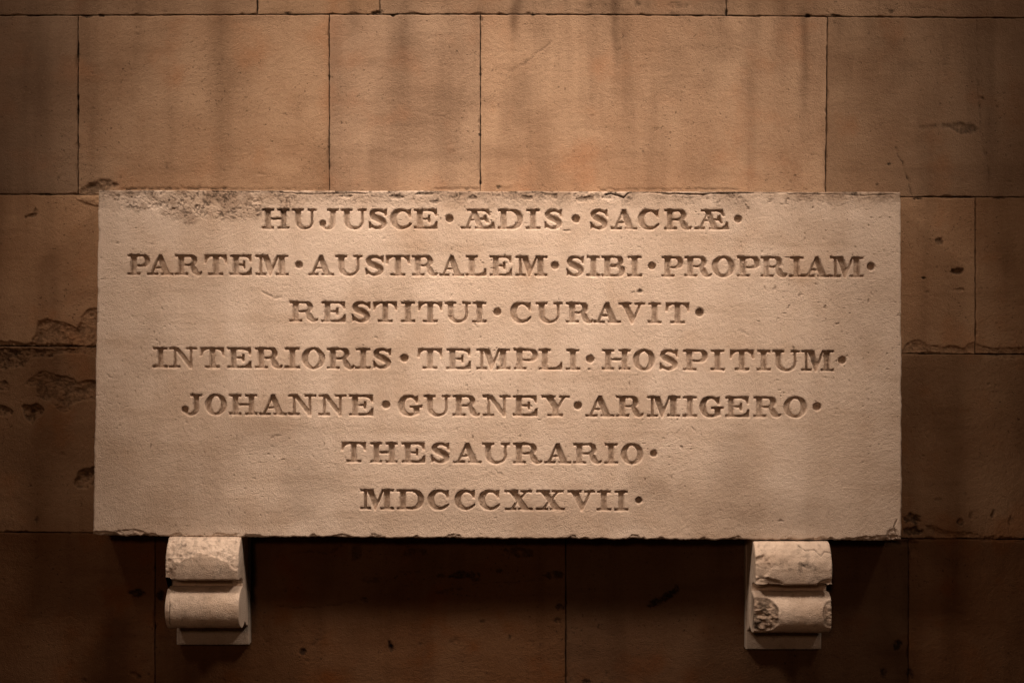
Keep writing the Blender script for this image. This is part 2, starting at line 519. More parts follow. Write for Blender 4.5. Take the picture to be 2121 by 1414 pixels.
# ------------------------------------------------------------------ the slab: one fine relief, cut into body and letters
def build_slab():
    root = thing("inscribed_tablet",
                 "wide pale limestone slab carved with seven lines of Latin capitals, resting on two stone brackets",
                 "plaque", (0.0, WALL_Y, -0.41))
    ox, oy, oz = root.location

    # grid lines: 1 mm in the lettering, a little wider between
    ys = []
    y = 393.0
    while y < 1120.5:
        ys.append(y)
        in_row = any(a - 3 < y < b + h + 4 for a, b, h, *_ in LINES)
        y += 1.0 if in_row else (1.5 if (y < 432 or y > 1085) else 1.9)
    ys.append(1120.5)
    ys = np.array(ys)
    v = (ys - ys[0]) / (ys[-1] - ys[0])
    us = np.concatenate([np.arange(0, 60, 1.6), np.arange(60, 1615, 1.04), np.arange(1615, 1675, 1.6), [1676.0]]) / 1676.0
    nu, nv = len(us), len(ys)
    Ug, Vg = np.meshgrid(us, v)
    Yg = np.broadcast_to(ys[:, None], Ug.shape)
    # edges wander a little
    tt = us * 1676
    eb = 1109.5 + 10.0 * us + (vn(tt, 0 * tt, 34, 5) - .5) * 2.4 + (vn(tt, 0 * tt, 9, 6) - .5) * 1.6 + (vn(tt, 0 * tt, 4, 8) - .5) * 1.4
    eb -= 4.0 * sst(1655, 1676, tt) + 3.5 * sst(14, 0, tt)
    et = 393.6 + 4.2 * us + (vn(tt, 0 * tt, 60, 7) - .5) * 1.0
    sy = ys
    el = 204.5 - 12.5 * v + (vn(sy, 0 * sy, 40, 9) - .5) * 1.8 + (vn(sy, 0 * sy, 8, 10) - .5) * 1.0
    er = 1866 + 2.3 * v + (vn(sy, 0 * sy, 40, 11) - .5) * 1.8 + (vn(sy, 0 * sy, 8, 12) - .5) * 1.2
    wl = np.exp(-Ug * 60)
    wr = np.exp(-(1 - Ug) * 60)
    el0, er0 = 204.5 - 12.5 * Vg, 1866 + 2.3 * Vg
    X = el0 + (er0 - el0) * Ug + wl * (el[:, None] - el0) + wr * (er[:, None] - er0)
    top0, bot0 = 393.6 + 4.2 * Ug, 1109.5 + 10.0 * Ug
    Yl = top0 + (bot0 - top0) * Vg
    # keep rows at their measured height in the middle, fit the ends to the edges
    Y = Yg + (top0 - ys[0]) * (1 - Vg) ** 6 + (bot0 - ys[-1]) * Vg ** 14
    Y = Y + np.exp(-(1 - Vg) * 45) * (eb[None, :] - bot0) + np.exp(-Vg * 45) * (et[None, :] - top0)

    # relief of the face, millimetres into the stone
    h = (fbm(X, Y, 120, 2, 1) - .5) * 1.4 + (fbm(X, Y, 14, 3, 2) - .5) * 0.55 + (vn(X, Y, 3.2, 3) - .5) * 0.22
    dirt = np.zeros_like(h)
    stain_shade = np.zeros_like(h)
    pale = np.zeros_like(h)
    dt = Y - et[None, :]
    db = eb[None, :] - Y
    dl = X - el[:, None]
    dr = er[:, None] - X
    # weathered top band
    band = sst(48, 3, dt) * sst(.30, .60, fbm(X, Y, 46, 3, 21) + .12 + .12 * sst(1100, 500, X))
    left_patch = np.clip(blob(X, Y, 390, 418, 200, 42, 5, .5, 22, 34) + .1, 0, 1)
    rough = np.clip(band * .9 + sst(0, .5, left_patch) * 1.2, 0, 1.2)
    rn = .6 * fbm(X, Y, 4.0, 2, 23) + .4 * fbm(X, Y, 14, 2, 19)
    h += rough * (np.clip(rn - .45, 0, 1) * 5.0 + (vn(X, Y, 2.6, 18) - .5) * .9)
    dirt += rough * sst(.52, .66, rn) * .55 * sst(.22, .5, vn(X, Y, 26, 24))
    stain_shade += sst(26, 0, dt) * .35 * sst(.3, .6, fbm(X, Y, 40, 3, 28)) + sst(60, 0, dt) * .22 * sst(.35, .65, fbm(X, Y, 60, 2, 27)) + rough * .60 * sst(.25, .55, fbm(X, Y, 30, 2, 29))
    dirt += sst(10, 1, dt) * sst(.50, .64, fbm(X * .55, Y, 11, 3, 26)) * .75
    h += sst(8, 1, dt) * sst(.50, .62, fbm(X * .55, Y, 11, 3, 26)) * 1.6
    # open crack running under the top arris
    crack = [(430, 397.5), (470, 397), (560, 396.5), (600, 400), (640, 403), (690, 401), (760, 400)]
    crack2 = [(1255, 403), (1266, 400), (1280, 404), (1292, 409), (1300, 402), (1312, 398), (1345, 399), (1395, 401),
              (1440, 402.5), (1500, 401.5), (1530, 399.5), (1560, 398.5)]
    crack3 = [(1560, 398.6), (1620, 401), (1680, 402), (1740, 403.5), (1800, 404.5), (1850, 402)]
    wob = (vn(X, Y, 14, 30) - .5) * 3
    for cr, w, dp, dk in ((crack, .9, 2.2, .55), (crack2, 1.5, 4.5, .95), (crack3, .8, 2.0, .55)):
        m = Y < 425
        cd = seg_dist(X[m], Y[m] + wob[m], cr)
        h[m] += sst(w + 1.0, w * .3, cd) * dp
        dirt[m] = np.maximum(dirt[m], sst(w + 1.4, w * .2, cd) * dk * sst(.15, .4, vn(X[m], Y[m], 20, 31)))
    # scattered pits
    pn = vn(X, Y, 5.5, 33)
    pm = sst(.90, .96, pn) * sst(.42, .68, fbm(X, Y, 150, 2, 34) + .16 * sst(650, 420, Y) * 1.0)
    h += pm * 1.5
    dirt += pm * .35
    # single marks on the face
    for (cx, cy, rx, ry, an, dp, dk) in ((1325, 603, 9, 5.5, -10, 3.2, .7), (1310, 606, 6, 3, 0, 1.5, .4), (1220, 765, 3.5, 4, 20, 1.8, .5),
                                         (556, 611, 16, 2.6, 25, 1.6, .2), (575, 617, 12, 3.0, -8, 1.4, .15), (1539, 688, 14, 5, 25, .7, .18),
                                         (243, 504, 5, 3, 10, 1.8, .6), (312, 923, 2, 7, 12, 1.2, .5), (1683, 430, 2.5, 2.5, 0, 2, .9),
                                         (1550, 1043, 2.4, 2.4, 0, 1.2, .6), (1345, 971, 4, 1.8, 30, 1.2, .6), (1382, 900, 2, 2, 0, 1.2, .7),
                                         (966, 500, 1.6, 4, 0, 1.2, .5), (495, 788, 1.5, 5, 0, .8, .3), (1174, 478, 12, 4, 0, 1.6, .35),
                                         (1090, 410, 18, 6, 0, 2.4, .55), (1215, 412, 26, 7, -8, 2.6, .55), (1260, 410, 14, 6, 0, 2.6, .5),
                                         (820, 408, 22, 6, 5, 2.6, .6), (880, 402, 26, 4, 0, 2.4, .6), (980, 410, 14, 6, 0, 2.6, .55),
                                         (900, 418, 12, 5, 0, 2.0, .5), (720, 406, 18, 4, 0, 2.4, .6), (1150, 408, 8, 7, 60, 2.6, .55)):
        m = near(X, Y, cx, cy, rx + 5, ry + 5)
        if not m.any():
            continue
        b = blob(X[m], Y[m], cx, cy, rx, ry, an, .55, int(cx) % 50, 5)
        h[m] += sst(-.05, .6, b) * dp
        dirt[m] = np.maximum(dirt[m], sst(0, .8, b) * dk)
    # broad stains; the wide lower band also paints the light's fall-off
    for (cx, cy, rx, ry, a) in ((1350, 1010, 80, 42, .5), (1780, 610, 100, 190, .32), (560, 900, 150, 60, .46), (640, 1000, 90, 90, .46), (420, 960, 120, 90, .28), (1520, 980, 70, 130, .40), (900, 1010, 60, 80, .22), (300, 560, 90, 60, .22), (1240, 930, 90, 70, .16), (1660, 470, 160, 60, .22), (300, 700, 80, 120, .18), (420, 600, 100, 50, .14), (760, 650, 60, 120, .1),
                                (1530, 430, 80, 30, .42), (330, 470, 110, 60, .14), (235, 960, 60, 190, .22), (420, 1060, 240, 50, .22), (1080, 1075, 760, 60, .40), (850, 940, 160, 40, .14), (1650, 1060, 200, 60, .22)):
        b = blob(X, Y, cx, cy, rx, ry, 0, .4, int(cx) % 31, 40)
        stain_shade += sst(-.1, .9, b) * a
    for (cx, cy, rx, ry, a) in ((1060, 770, 260, 60, .25), (960, 590, 120, 50, .35), (1120, 480, 100, 60, .2), (1420, 640, 150, 120, .12)):
        b = blob(X, Y, cx, cy, rx, ry, 0, .5, int(cx) % 37, 46)
        pale += sst(0, 1, b) * a
    # arris: small round plus chips
    de = np.minimum(np.minimum(dt, db), np.minimum(dl, dr))
    h += 2.4 * np.clip(1 - de / 3.2, 0, 1) ** 2
    cn = fbm(X, Y * .6, 26, 3, 41)
    wchip = np.clip((cn - .50) * 45, 0, 9)
    cb = sst(0, 3.5, wchip - db)
    h += cb * (.6 + 1.8 * fbm(X, Y, 7, 2, 42)) + np.clip(wchip - db, 0, 10) * .12
    dirt += cb * sst(.50, .64, fbm(X, Y, 11, 2, 43)) * .5 * sst(9, 1, db)
    csd = sst(0, 2.5, np.clip((cn - .55) * 30, 0, 5) - np.minimum(dl, dr))
    h += csd * 2.5
    # shell-shaped breaks at the lower corners
    for (cx, cy, rx, ry, an, dp) in ((215, 1113, 38, 15, 12, 7), (268, 1112, 42, 18, -4, 4), (1850, 1120, 16, 30, 18, 5),
                                     (1838, 1116, 40, 9, 4, 5), (1795, 1117, 22, 8, 0, 4)):
        b = 1 - np.sqrt(((X - cx) / rx) ** 2 + ((Y - cy) / ry) ** 2) + (fbm(X, Y, 11, 2, 45) - .5) * .25
        h += sst(-.02, .16, b) * dp * (.35 + .5 * np.clip(b, 0, 1)) + sst(0, .2, b) * (fbm(X, Y, 5, 2, 46) - .5) * 3
        stain_shade += sst(0, .1, b) * .22
        dirt += sst(0, .12, b) * sst(.14, .02, b) * .3
    ck = seg_dist(X, Y, [(1858, 1076), (1852, 1090), (1856, 1104), (1862, 1114)])
    m = ck < 5
    h[m] += sst(1.8, .3, ck[m]) * 2.5
    dirt[m] = np.maximum(dirt[m], sst(2.0, .3, ck[m]) * .5)

    # lettering
    rng = np.random.RandomState(4)
    lid = np.zeros(h.shape, np.int32)
    depth = np.zeros_like(h)
    lip = np.zeros_like(h)
    names = []
    for (ya, yb, H, xa, xb, gl) in LINES:
        for (ch, g0, g1) in gl:
            names.append('carved_dot' if ch == '.' else 'carved_letter')
            k = len(names)
            if ch == '.':
                c0, c1 = g0 - g1, g0 + g1
            else:
                c0, c1 = g0, g1
            t = ((c0 + c1) / 2 - xa) / (xb - xa)
            yt = ya + (yb - ya) * t
            H2 = H * (1 + rng.uniform(-.008, .008))
            r0 = max(np.searchsorted(ys, yt - 9), 0)
            r1 = np.searchsorted(ys, yt + H + 9)
            j0 = max(np.searchsorted(us, (c0 - 14 - 205) / 1676 * .98) - 10, 0)
            j1 = min(np.searchsorted(us, (c1 + 30 - 190) / 1660) + 12, nu)
            sl = (slice(r0, r1), slice(j0, j1))
            wx = (vn(X[sl], Y[sl], 9, 50) - .5) * 1.0 + (vn(X[sl], Y[sl], 3.2, 52) - .5) * .5
            wy = (vn(X[sl], Y[sl], 9, 51) - .5) * .9 + (vn(X[sl], Y[sl], 3.2, 53) - .5) * .6
            if ch == '.':
                gx, gy = X[sl] - g0, Y[sl] - (yt + H * .47)
                d = np.hypot(gx + wx * .5, gy + wy * .5) - g1
                d2 = np.hypot(gx, gy + 1.6) - g1
                ramp = 1
            else:
                W = g1 - g0
                slant = (yb - ya) / (xb - xa)
                gx = X[sl] - g0 + wx
                gy = (Y[sl] - yt - slant * (X[sl] - (g0 + g1) / 2)) * H / H2 + wy
                d = glyph(ch, gx, gy, W, H)
                d2 = glyph(ch, gx, gy + 1.8, W, H)
                # the stems rise towards the base line
                ramp = 1 - .30 * sst(.72 * H, 1.0 * H, gy) * sst(1.5, 5.5, -d - .0)
            D = (8.2 if ch != '.' else 9.0) * rng.uniform(.88, 1.1)
            d = d - .45
            d2 = d2 - .45
            ins = np.clip(-d, 0, 50)
            ins2 = np.clip(-d2 + 1.6, 0, 50)
            dep = D * np.minimum(sst(-.1, 1.0, ins), sst(-.3, 2.3, ins2)) * ramp
            dep = dep * np.where(d < 0, 1, 0)
            dep += np.where(d < -.8, (fbm(X[sl], Y[sl], 8, 2, 55) - .5) * 1.5, 0)
            better = (dep > depth[sl]) & (d < 0.0)
            depth[sl] = np.where(better, dep, depth[sl])
            lid[sl] = np.where(better, k, lid[sl])
            lip[sl] = np.maximum(lip[sl], sst(2.2, 0, d) * (d >= 0))
            dd = rng.uniform(0, 1)
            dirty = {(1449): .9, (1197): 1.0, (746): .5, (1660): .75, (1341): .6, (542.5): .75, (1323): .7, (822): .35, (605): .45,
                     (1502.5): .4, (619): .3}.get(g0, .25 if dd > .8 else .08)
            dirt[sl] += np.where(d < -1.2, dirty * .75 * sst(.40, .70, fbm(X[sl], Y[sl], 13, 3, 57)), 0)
            stain_shade[sl] += np.where(d < -.6, .44 + dirty * .4, 0)  # even tint paints shade onto every letter floor; dirty ones get more
    h += depth + lip * .5
    # pieces chipped at the letter edges
    chip = sst(.76, .86, vn(X, Y, 7, 60)) * lip
    h += chip * 1.2

    stain_shade = np.clip(stain_shade, 0, 1)
    dirt = np.clip(dirt, 0, 1)
    pale = np.clip(pale, 0, 1)

    P = np.stack([(X - 1060.5) / 1000 - ox, h / 1000 - oy, (707 - Y) / 1000 - oz], axis=-1).reshape(-1, 3)
    idx = np.arange(nu * nv).reshape(nv, nu)
    quads = np.stack([idx[:-1, :-1], idx[1:, :-1], idx[1:, 1:], idx[:-1, 1:]], axis=-1).reshape(-1, 4)
    li = lid.reshape(-1)
    fl = li[quads].max(axis=1)
    A = {'dirt': dirt.ravel(), 'stain_shade': stain_shade.ravel(), 'pale': pale.ravel(), 'tone': np.ones(nu * nv), 'sat': np.ones(nu * nv)}

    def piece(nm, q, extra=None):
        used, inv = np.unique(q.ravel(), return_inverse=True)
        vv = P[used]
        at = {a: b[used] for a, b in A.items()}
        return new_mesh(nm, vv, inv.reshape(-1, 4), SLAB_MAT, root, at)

    # body with sides going back to the wall
    q = quads[fl == 0]
    ring = np.concatenate([idx[0, :], idx[1:, -1], idx[-1, -2::-1], idx[-2:0:-1, 0]])
    nb = len(ring)
    base = P[ring]
    depths = [0.012, 0.03, 0.06, WALL_Y + 0.012]
    vs = [P]
    qs = [q]
    atts = {a: [b] for a, b in A.items()}
    prev = ring
    start = len(P)
    for di, dpt in enumerate(depths):
        nvt = base.copy()
        nvt[:, 1] = np.maximum(base[:, 1] + 0.0005, dpt - oy)
        cx = -ox
        wobx = (vn(base[:, 0] * 1000, base[:, 2] * 1000, 12, 70 + di) - .5) * .0012
        nvt[:, 0] -= np.sign(nvt[:, 0]) * (wobx + .0008)
        nvt[:, 2] += wobx
        cur = np.arange(start, start + nb)
        start += nb
        vs.append(nvt)
        for a in atts:
            atts[a].append(A[a][ring])
        qs.append(np.stack([prev, np.roll(prev, -1), np.roll(cur, -1), cur], axis=-1)[:, ::1])
        prev = cur
    allv = np.concatenate(vs)
    allq = np.concatenate(qs)
    att = {a: np.concatenate(b) for a, b in atts.items()}
    used, inv = np.unique(allq.ravel(), return_inverse=True)
    new_mesh("slab_body", allv[used], inv.reshape(-1, 4), SLAB_MAT, root, {a: b[used] for a, b in att.items()})
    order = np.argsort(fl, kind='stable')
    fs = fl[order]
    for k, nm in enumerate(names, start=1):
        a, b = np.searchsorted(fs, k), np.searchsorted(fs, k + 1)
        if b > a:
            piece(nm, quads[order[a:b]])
    return root


# ------------------------------------------------------------------ the ashlar wall
def build_wall():
    root = thing("ashlar_wall", "brown stone wall of large dressed blocks with thin dark joints behind the slab", "wall",
                 (0.0, WALL_Y + 0.02, -1.0))
    ox, oy, oz = root.location
    # joints in photograph-plane millimetres; (y_left, y_right) for courses
    ytop = lambda x: 32.5 - 2.5 * math.exp(-((x - 900) / 500.0) ** 2) + max(0, x - 1300) / 820 * 5
    J1 = lambda x: 402.5 + (x / 2121) * 6.5
    J2 = lambda x: 716 + (x / 2121) * 18
    J3 = lambda x: 1101.5 + (x / 2121) * 15
    J0 = lambda x: ytop(x)
    Jm = lambda x: -330.0
    J4 = lambda x: 1486.0
    J5 = lambda x: 1850.0
    rows = [
        (Jm, J0, [-700, -170, 533, 787, 1504, 2270, 2800]),
        (J0, J1, [-700, -380, 162, 682, 995, (1714, 1710), 2390, 2800]),
        (J1, J2, [-700, -120, 520, 1130, 1600, 2020, 2500, 2800]),
        (J2, J3, [-700, -260, 340, 905, 1480, 2240, 2800]),
        (J3, J4, [-700, -240, 321, 1172, 1882, 2460, 2800]),
        (J4, J5, [-700, -60, 600, 1400, 2100, 2800]),
    ]
    tones = {(0, 2): .80, (0, 3): .86, (0, 4): .84, (0, 1): .78, (0, 5): .74,  # stone colours differ; the lowest rows also paint fading light and slab shade
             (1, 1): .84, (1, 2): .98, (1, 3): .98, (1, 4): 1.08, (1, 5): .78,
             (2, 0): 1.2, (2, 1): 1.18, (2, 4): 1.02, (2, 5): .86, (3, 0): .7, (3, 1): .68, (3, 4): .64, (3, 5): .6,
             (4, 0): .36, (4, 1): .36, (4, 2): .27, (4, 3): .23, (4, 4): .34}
    sats = (1.0, .96, 1.09, 1.17, 1.38, 1.35)

    # spalls, holes and stains: cx, cy, rx, ry, angle, depth mm, dirt, ws
    SP = [(65, 447, 13, 5, -15, 6, .55, 6), (74, 438, 5, 7, 20, 4, .3, 5), (192, 384, 16, 6, -12, 3, .6, 6),
          (238, 382, 9, 4, 0, 3, .6, 6), (95, 403, 14, 3, 0, 4, .8, 8),
          (130, 940, 5, 5, 0, 2.5, .2, 5), (76, 1076, 4, 8, 10, 3, .6, 5),
          (1982, 562, 16, 7, -8, 9, .75, 7), (1986, 601, 15, 5, -4, 4, .4, 7), (1944, 500, 10, 8, 40, 4, .6, 5), (1913, 576, 4, 3, 0, 5, .95, 4),
          (1950, 498, 5, 10, 0, 3, .5, 4), (1920, 604, 5, 3, 0, 2, .4, 4),
          (1890, 1075, 19, 11, 5, 8, .85, 8), (1890, 1100, 20, 10, -4, 7, .8, 8), (1889, 1132, 10, 16, 0, 5, .15, 8),
          
          (1990, 1081, 9, 9, 0, 7, .9, 5), (2012, 1067, 5, 8, 0, 3, .2, 4), (2058, 1063, 5, 12, 10, 3, .5, 5), (2095, 1078, 7, 10, 10, 3, .3, 5),
          (1943, 1034, 10, 4, 0, 2, .3, 5), (1999, 1022, 4, 4, 0, 2, .4, 4), (1906, 818, 6, 5, 0, 1.4, .05, 5), (2048, 795, 4, 3, 0, 2, .5, 4),
          (937, 317, 7, 8, 10, 1.8, .12, 4), (345, 344, 3.5, 9, 0, 1.6, .35, 4), (414, 384, 5, 6, 30, 1.5, .5, 4),
          (1333, 314, 3, 2.5, 0, 2, .9, 3), (460, 124, 2.5, 2, 0, 1, .5, 3), (361, 12, 4, 5, 0, 1, .4, 4), (882, 148, 2, 2, 0, 1, .6, 3),
          (1845, 24, 8, 5, 0, 3, .8, 4), (1672, 34, 7, 5, 0, 5, .95, 4), (1730, 33, 14, 3, 0, 4, .9, 5), (783, 26, 13, 5, -8, 6, .95, 5),
          (814, 33, 6, 3, 0, 4, .9, 4), (180, 34, 12, 3.5, 0, 5, .9, 5), (210, 33, 7, 3.5, 0, 4, .9, 4), (595, 28, 8, 3, 0, 3, .9, 4),
          (1104, 32, 6, 3, 0, 3, .8, 4), (1320, 8, 7, 5, 0, 2, .5, 5), (1400, 12, 22, 8, 0, 2, .35, 6), (1197, 24, 9, 4, 0, 1.2, .2, 4),
          (1222, 14, 6, 8, 0, 1.5, .3, 5), (1407, 33, 18, 7, 20, 1, .35, 6), (1504, 26, 4, 8, 0, 4, .9, 4),
          (995, 155, 3.5, 3, 0, 3, .9, 3), (994, 279, 3.5, 4, 0, 4, .95, 3), (995, 378, 3, 4, 0, 4, .9, 3), (997, 40, 3, 6, 0, 3, .9, 3),
          (162, 230, 2.6, 14, 0, 3, .9, 4), (162, 200, 2.4, 8, 0, 3, .9, 4), (163, 110, 2.4, 20, 0, 3, .8, 4), (682, 160, 2.6, 6, 0, 3, .9, 3),
          (1990, 262, 42, 8, 3, 3.5, .55, 9), (2004, 270, 26, 8, 0, 3, .7, 7), (1935, 264, 36, 6, 0, 1.6, .25, 8), (2030, 203, 11, 2.5, 0, 3, .7, 4),
          (2065, 220, 4, 3, 0, 2, .5, 3), (1958, 133, 3, 2, 0, 2, .7, 3), (1800, 70, 3, 3, 20, 1.5, .6, 3), (1842, 340, 4, 2.5, 0, 2.5, .95, 3),
          (1817, 382, 3, 2.4, 0, 2, .9, 3), (1900, 412, 10, 3.5, 0, 4, .9, 4), (1990, 408, 22, 3, 0, 3, .9, 5), (2070, 411, 14, 3, 0, 3, .8, 5),
          (1050, 383, 16, 6, 0, -2.2, 0, 5), (1075, 380, 10, 5, -10, -1.5, 0, 5), (1032, 388, 6, 3, 0, 3, .8, 4),
          (285, 1228, 17, 9, 0, 6, .75, 7), (332, 1230, 9, 14, 0, 5, .7, 7), (280, 1396, 14, 5, 25, 3, .6, 6), (172, 1408, 6, 5, 0, 3, .5, 5), (308, 1396, 4, 4, 0, 2, .4, 4),
          (810, 1340, 4.5, 13, -15, 9, 1.0, 6), (627, 1349, 9, 7, 20, 4, .65, 5), (755, 1241, 8, 6, 20, 3, .65, 5), (940, 1328, 11, 11, 30, 2.0, .3, 6),
          (1000, 1286, 6, 3, 0, 2.5, .6, 4), (1055, 1320, 3, 8, 15, 2, .5, 4), (870, 1333, 4, 4, 0, 2, .4, 4), (654, 1331, 12, 4, -35, 2, .2, 5),
          (1160, 1256, 15, 7, 0, 2.5, .7, 6), (1155, 1284, 9, 7, 0, 2, .6, 5), (1150, 1190, 24, 8, 0, 2, .6, 7), (962, 1190, 34, 8, -3, 3, .65, 8),
          (915, 1192, 10, 5, 0, 2, .5, 5), (1034, 1181, 8, 5, 0, 2, .6, 5), (986, 1200, 9, 4, 0, 2, .5, 5), (1075, 1143, 34, 12, 8, 2, .5, 9),
          (860, 1143, 26, 10, 0, 2, .4, 8), (740, 1140, 12, 24, 0, 2, .45, 8), (575, 1140, 18, 26, 0, -1.5, 0, 12), (930, 1222, 34, 5, -12, 1.5, .4, 8),
          (770, 1200, 22, 7, 0, 2, .35, 7), (1385, 1232, 26, 8, -30, 2.5, .85, 5), (1355, 1248, 16, 8, -20, 2, .8, 5), (1401, 1216, 4, 8, 0, 2, .8, 4),
          (1215, 1412, 9, 6, 0, 3, .8, 5), (1858, 1336, 12, 9, -35, 4, .75, 7), (1830, 1392, 8, 12, 0, 3, .6, 7), (1885, 1395, 8, 14, 0, 3, .55, 6)]
    # broken surfaces: outline, depth mm, roughness mm, dirt
    PL = [([(77, 662), (95, 661), (118, 666), (140, 671), (160, 680), (166, 664), (172, 649), (183, 640), (192, 637), (240, 637), (240, 740), (196, 738), (172, 731),
            (150, 734), (128, 728), (107, 724), (84, 722), (60, 714), (67, 702), (75, 686)], 4.2, 4.5, .45),
          ([(50, 798), (58, 786), (68, 778), (80, 771), (92, 767), (108, 772), (125, 778), (150, 781), (160, 793), (180, 786), (240, 783), (240, 830), (176, 829), (152, 836),
            (138, 858), (118, 845), (100, 832), (74, 822), (76, 802), (62, 800)], 4.0, 4.5, .50),
          ([(45, 841), (52, 835), (62, 838), (75, 834), (86, 838), (90, 847), (85, 861), (76, 866), (67, 877), (60, 870), (53, 868), (47, 856)], 8.5, 6, .9),
          ([(240, 966), (190, 967), (174, 970), (162, 978), (155, 992), (154, 1004), (158, 1011), (175, 1012), (192, 1004), (240, 1003)], 7.5, 6, .9),
          ([(-60, 721), (40, 722), (155, 723), (150, 733), (120, 734), (100, 742), (72, 741), (60, 747), (48, 760), (20, 766), (-60, 764)], 4.2, 6.5, .6),
          ([(-60, 706), (30, 706), (48, 712), (160, 714), (160, 718), (-60, 718)], 5.5, 4, .85),
          ([(-60, 788), (14, 790), (22, 798), (16, 808), (-60, 812)], 3.2, 4, .5), ([(-60, 838), (8, 838), (28, 850), (24, 860), (-60, 862)], 3.6, 4, .75),
          ([(164, 402), (170, 390), (181, 379), (196, 374), (212, 370), (226, 372), (238, 379), (242, 388), (222, 396), (198, 403)], 3.6, 6, .55),
          ([(158, 410), (172, 406), (190, 407), (215, 410), (215, 428), (192, 426), (176, 421)], -3.5, 3, 0),
          ([(1868, 725), (1880, 712), (1892, 704), (1905, 702), (1918, 708), (1925, 713), (1945, 716), (1975, 715), (1995, 722), (2006, 713), (2018, 707), (2032, 716),
            (2060, 722), (2090, 720), (2180, 716), (2180, 742), (2070, 742), (2030, 737), (1990, 731), (1930, 734), (1820, 739), (1820, 728)], 2.8, 3.4, .28),
          ([(1915, 1085), (1935, 1087), (1955, 1098), (1975, 1103), (1995, 1100), (2015, 1104), (2040, 1110), (2180, 1113), (2180, 1123), (2050, 1120), (1995, 1117),
            (1960, 1112), (1935, 1108), (1918, 1098)], 2.6, 3.2, .28),
          ([(1820, 1118), (1900, 1120), (1902, 1140), (1893, 1152), (1886, 1146), (1884, 1130), (1820, 1126)], 3, 3, .2)]
    CRK = [([(250, 391.3), (330, 391), (420, 390.6), (470, 391)], 1.6, 2.5, .95), ([(470, 391), (560, 391.2), (680, 391.5)], .7, 1.5, .5),
           ([(900, 391.6), (990, 391.4)], 1.2, 2.5, .8), ([(1240, 392.5), (1300, 392.3), (1480, 391.5), (1530, 392)], .8, 2.0, .6),
           ([(1056, 150), (1070, 142), (1082, 134), (1100, 122), (1108, 112), (1118, 105), (1140, 88)], .8, 1.4, .55),
           ([(1857, 305), (1860, 322), (1870, 338), (1872, 355), (1880, 372), (1884, 388), (1889, 403)], .9, 2.0, .8),
           ([(1606, 225), (1613, 250), (1620, 282), (1634, 318), (1644, 352), (1655, 366)], 1.0, -.9, 0),
           ([(2022, 40), (2024, 120), (2025, 190), (2028, 230), (2034, 300), (2050, 360), (2044, 408)], .6, .9, .4),
           ([(1930, 785), (1929, 830), (1936, 860), (1938, 900), (1935, 930)], 1.0, -1.0, 0),
           ([(835, 226), (880, 236), (912, 242), (938, 250)], .8, .9, .08),
           ([(1083, 320), (1090, 340), (1092, 365)], 1.2, -.8, 0),
           ([(575, 1255), (640, 1259), (690, 1252), (735, 1245)], .9, 1.5, .5),
           ([(600, 1148), (640, 1142), (680, 1148), (708, 1130)], 1.2, 2.5, .5),
           ([(790, 1260), (792, 1310), (786, 1360), (790, 1414)], .8, -1.0, 0),
           ([(1017, 1232), (1014, 1260), (1010, 1270)], .7, -.8, 0),
           ([(820, 1183), (870, 1184)], .6, 1.0, .5),
           ([(960, 1210), (1050, 1205), (1130, 1198)], .6, 1.0, .4),
           ([(1888, 20), (1930, 15), (1960, 28)], .6, .8, .3)]
    # long streaks of soot: x, y0, y1, half width, strength
    ST = [(1068, -40, 128, 13, .85), (1062, 20, 70, 8, .6), (1273, -40, 200, 9, .95), (1282, 0, 260, 20, .35), (1135, 40, 110, 26, .45), (1130, -30, 30, 12, .5),
          (738, -20, 110, 12, .42), (830, -20, 240, 24, .38), (800, -20, 30, 16, .4), (850, 60, 200, 30, .2), (1555, -40, 230, 15, .38),
          (1572, 40, 160, 10, .28), (1618, -40, 260, 18, .48), (1664, 30, 260, 9, .8), (1665, 160, 330, 10, .35), (1500, 0, 160, 12, .3),
          (1340, 0, 220, 10, .22), (1736, 30, 100, 12, .45), (455, 20, 140, 26, .32), (460, 120, 330, 40, .16), (1070, 150, 300, 24, .34), (700, 60, 330, 18, .18),
          (1390, 120, 300, 26, .22), (1470, 60, 260, 18, .2), (300, 60, 240, 40, .14), (1815, 40, 330, 40, .2), (940, 30, 120, 18, .14),
          (1545, 130, 330, 24, .28), (905, 200, 330, 22, .16), (1240, 0, 60, 30, .2), (1180, 0, 90, 12, .2)]

    def field(X, Y, rowi, bi, wide_joint):
        h = (fbm(X, Y, 150, 2, 101 + rowi * 7 + bi) - .5) * 2.0 + (fbm(X, Y, 18, 3, 103) - .5) * .8 + (vn(X, Y, 5, 104) - .5) * .3
        dirt = np.zeros_like(h)
        stain_shade = np.zeros_like(h)
        pale = np.zeros_like(h)
        x0, x1, y0, y1 = X.min(), X.max(), Y.min(), Y.max()
        for i, (cx, cy, rx, ry, an, dp, dk, ws) in enumerate(SP):
            R = max(rx, ry) * 2
            if cx + R < x0 or cx - R > x1 or cy + R < y0 or cy - R > y1:
                continue
            m = near(X, Y, cx, cy, R / 1.3 + 5, R / 1.3 + 5, 1.3)
            if not m.any():
                continue
            xx, yy = X[m], Y[m]
            b = blob(xx, yy, cx, cy, rx, ry, an, .5, i, ws)
            rough = (fbm(xx, yy, 9, 3, 120 + i) - .5)
            edge = sst(-.02, .22, b)
            h[m] += edge * dp * (.38 + .9 * rough) + sst(.1, .9, b) * dp * (.1 + .3 * dk)
            dirt[m] = np.maximum(dirt[m], edge * dk * sst(.30, .55, fbm(xx, yy, 10, 2, 140 + i) + dk * .18))
            if dk < .35 and dp > 2:
                stain_shade[m] += edge * .18
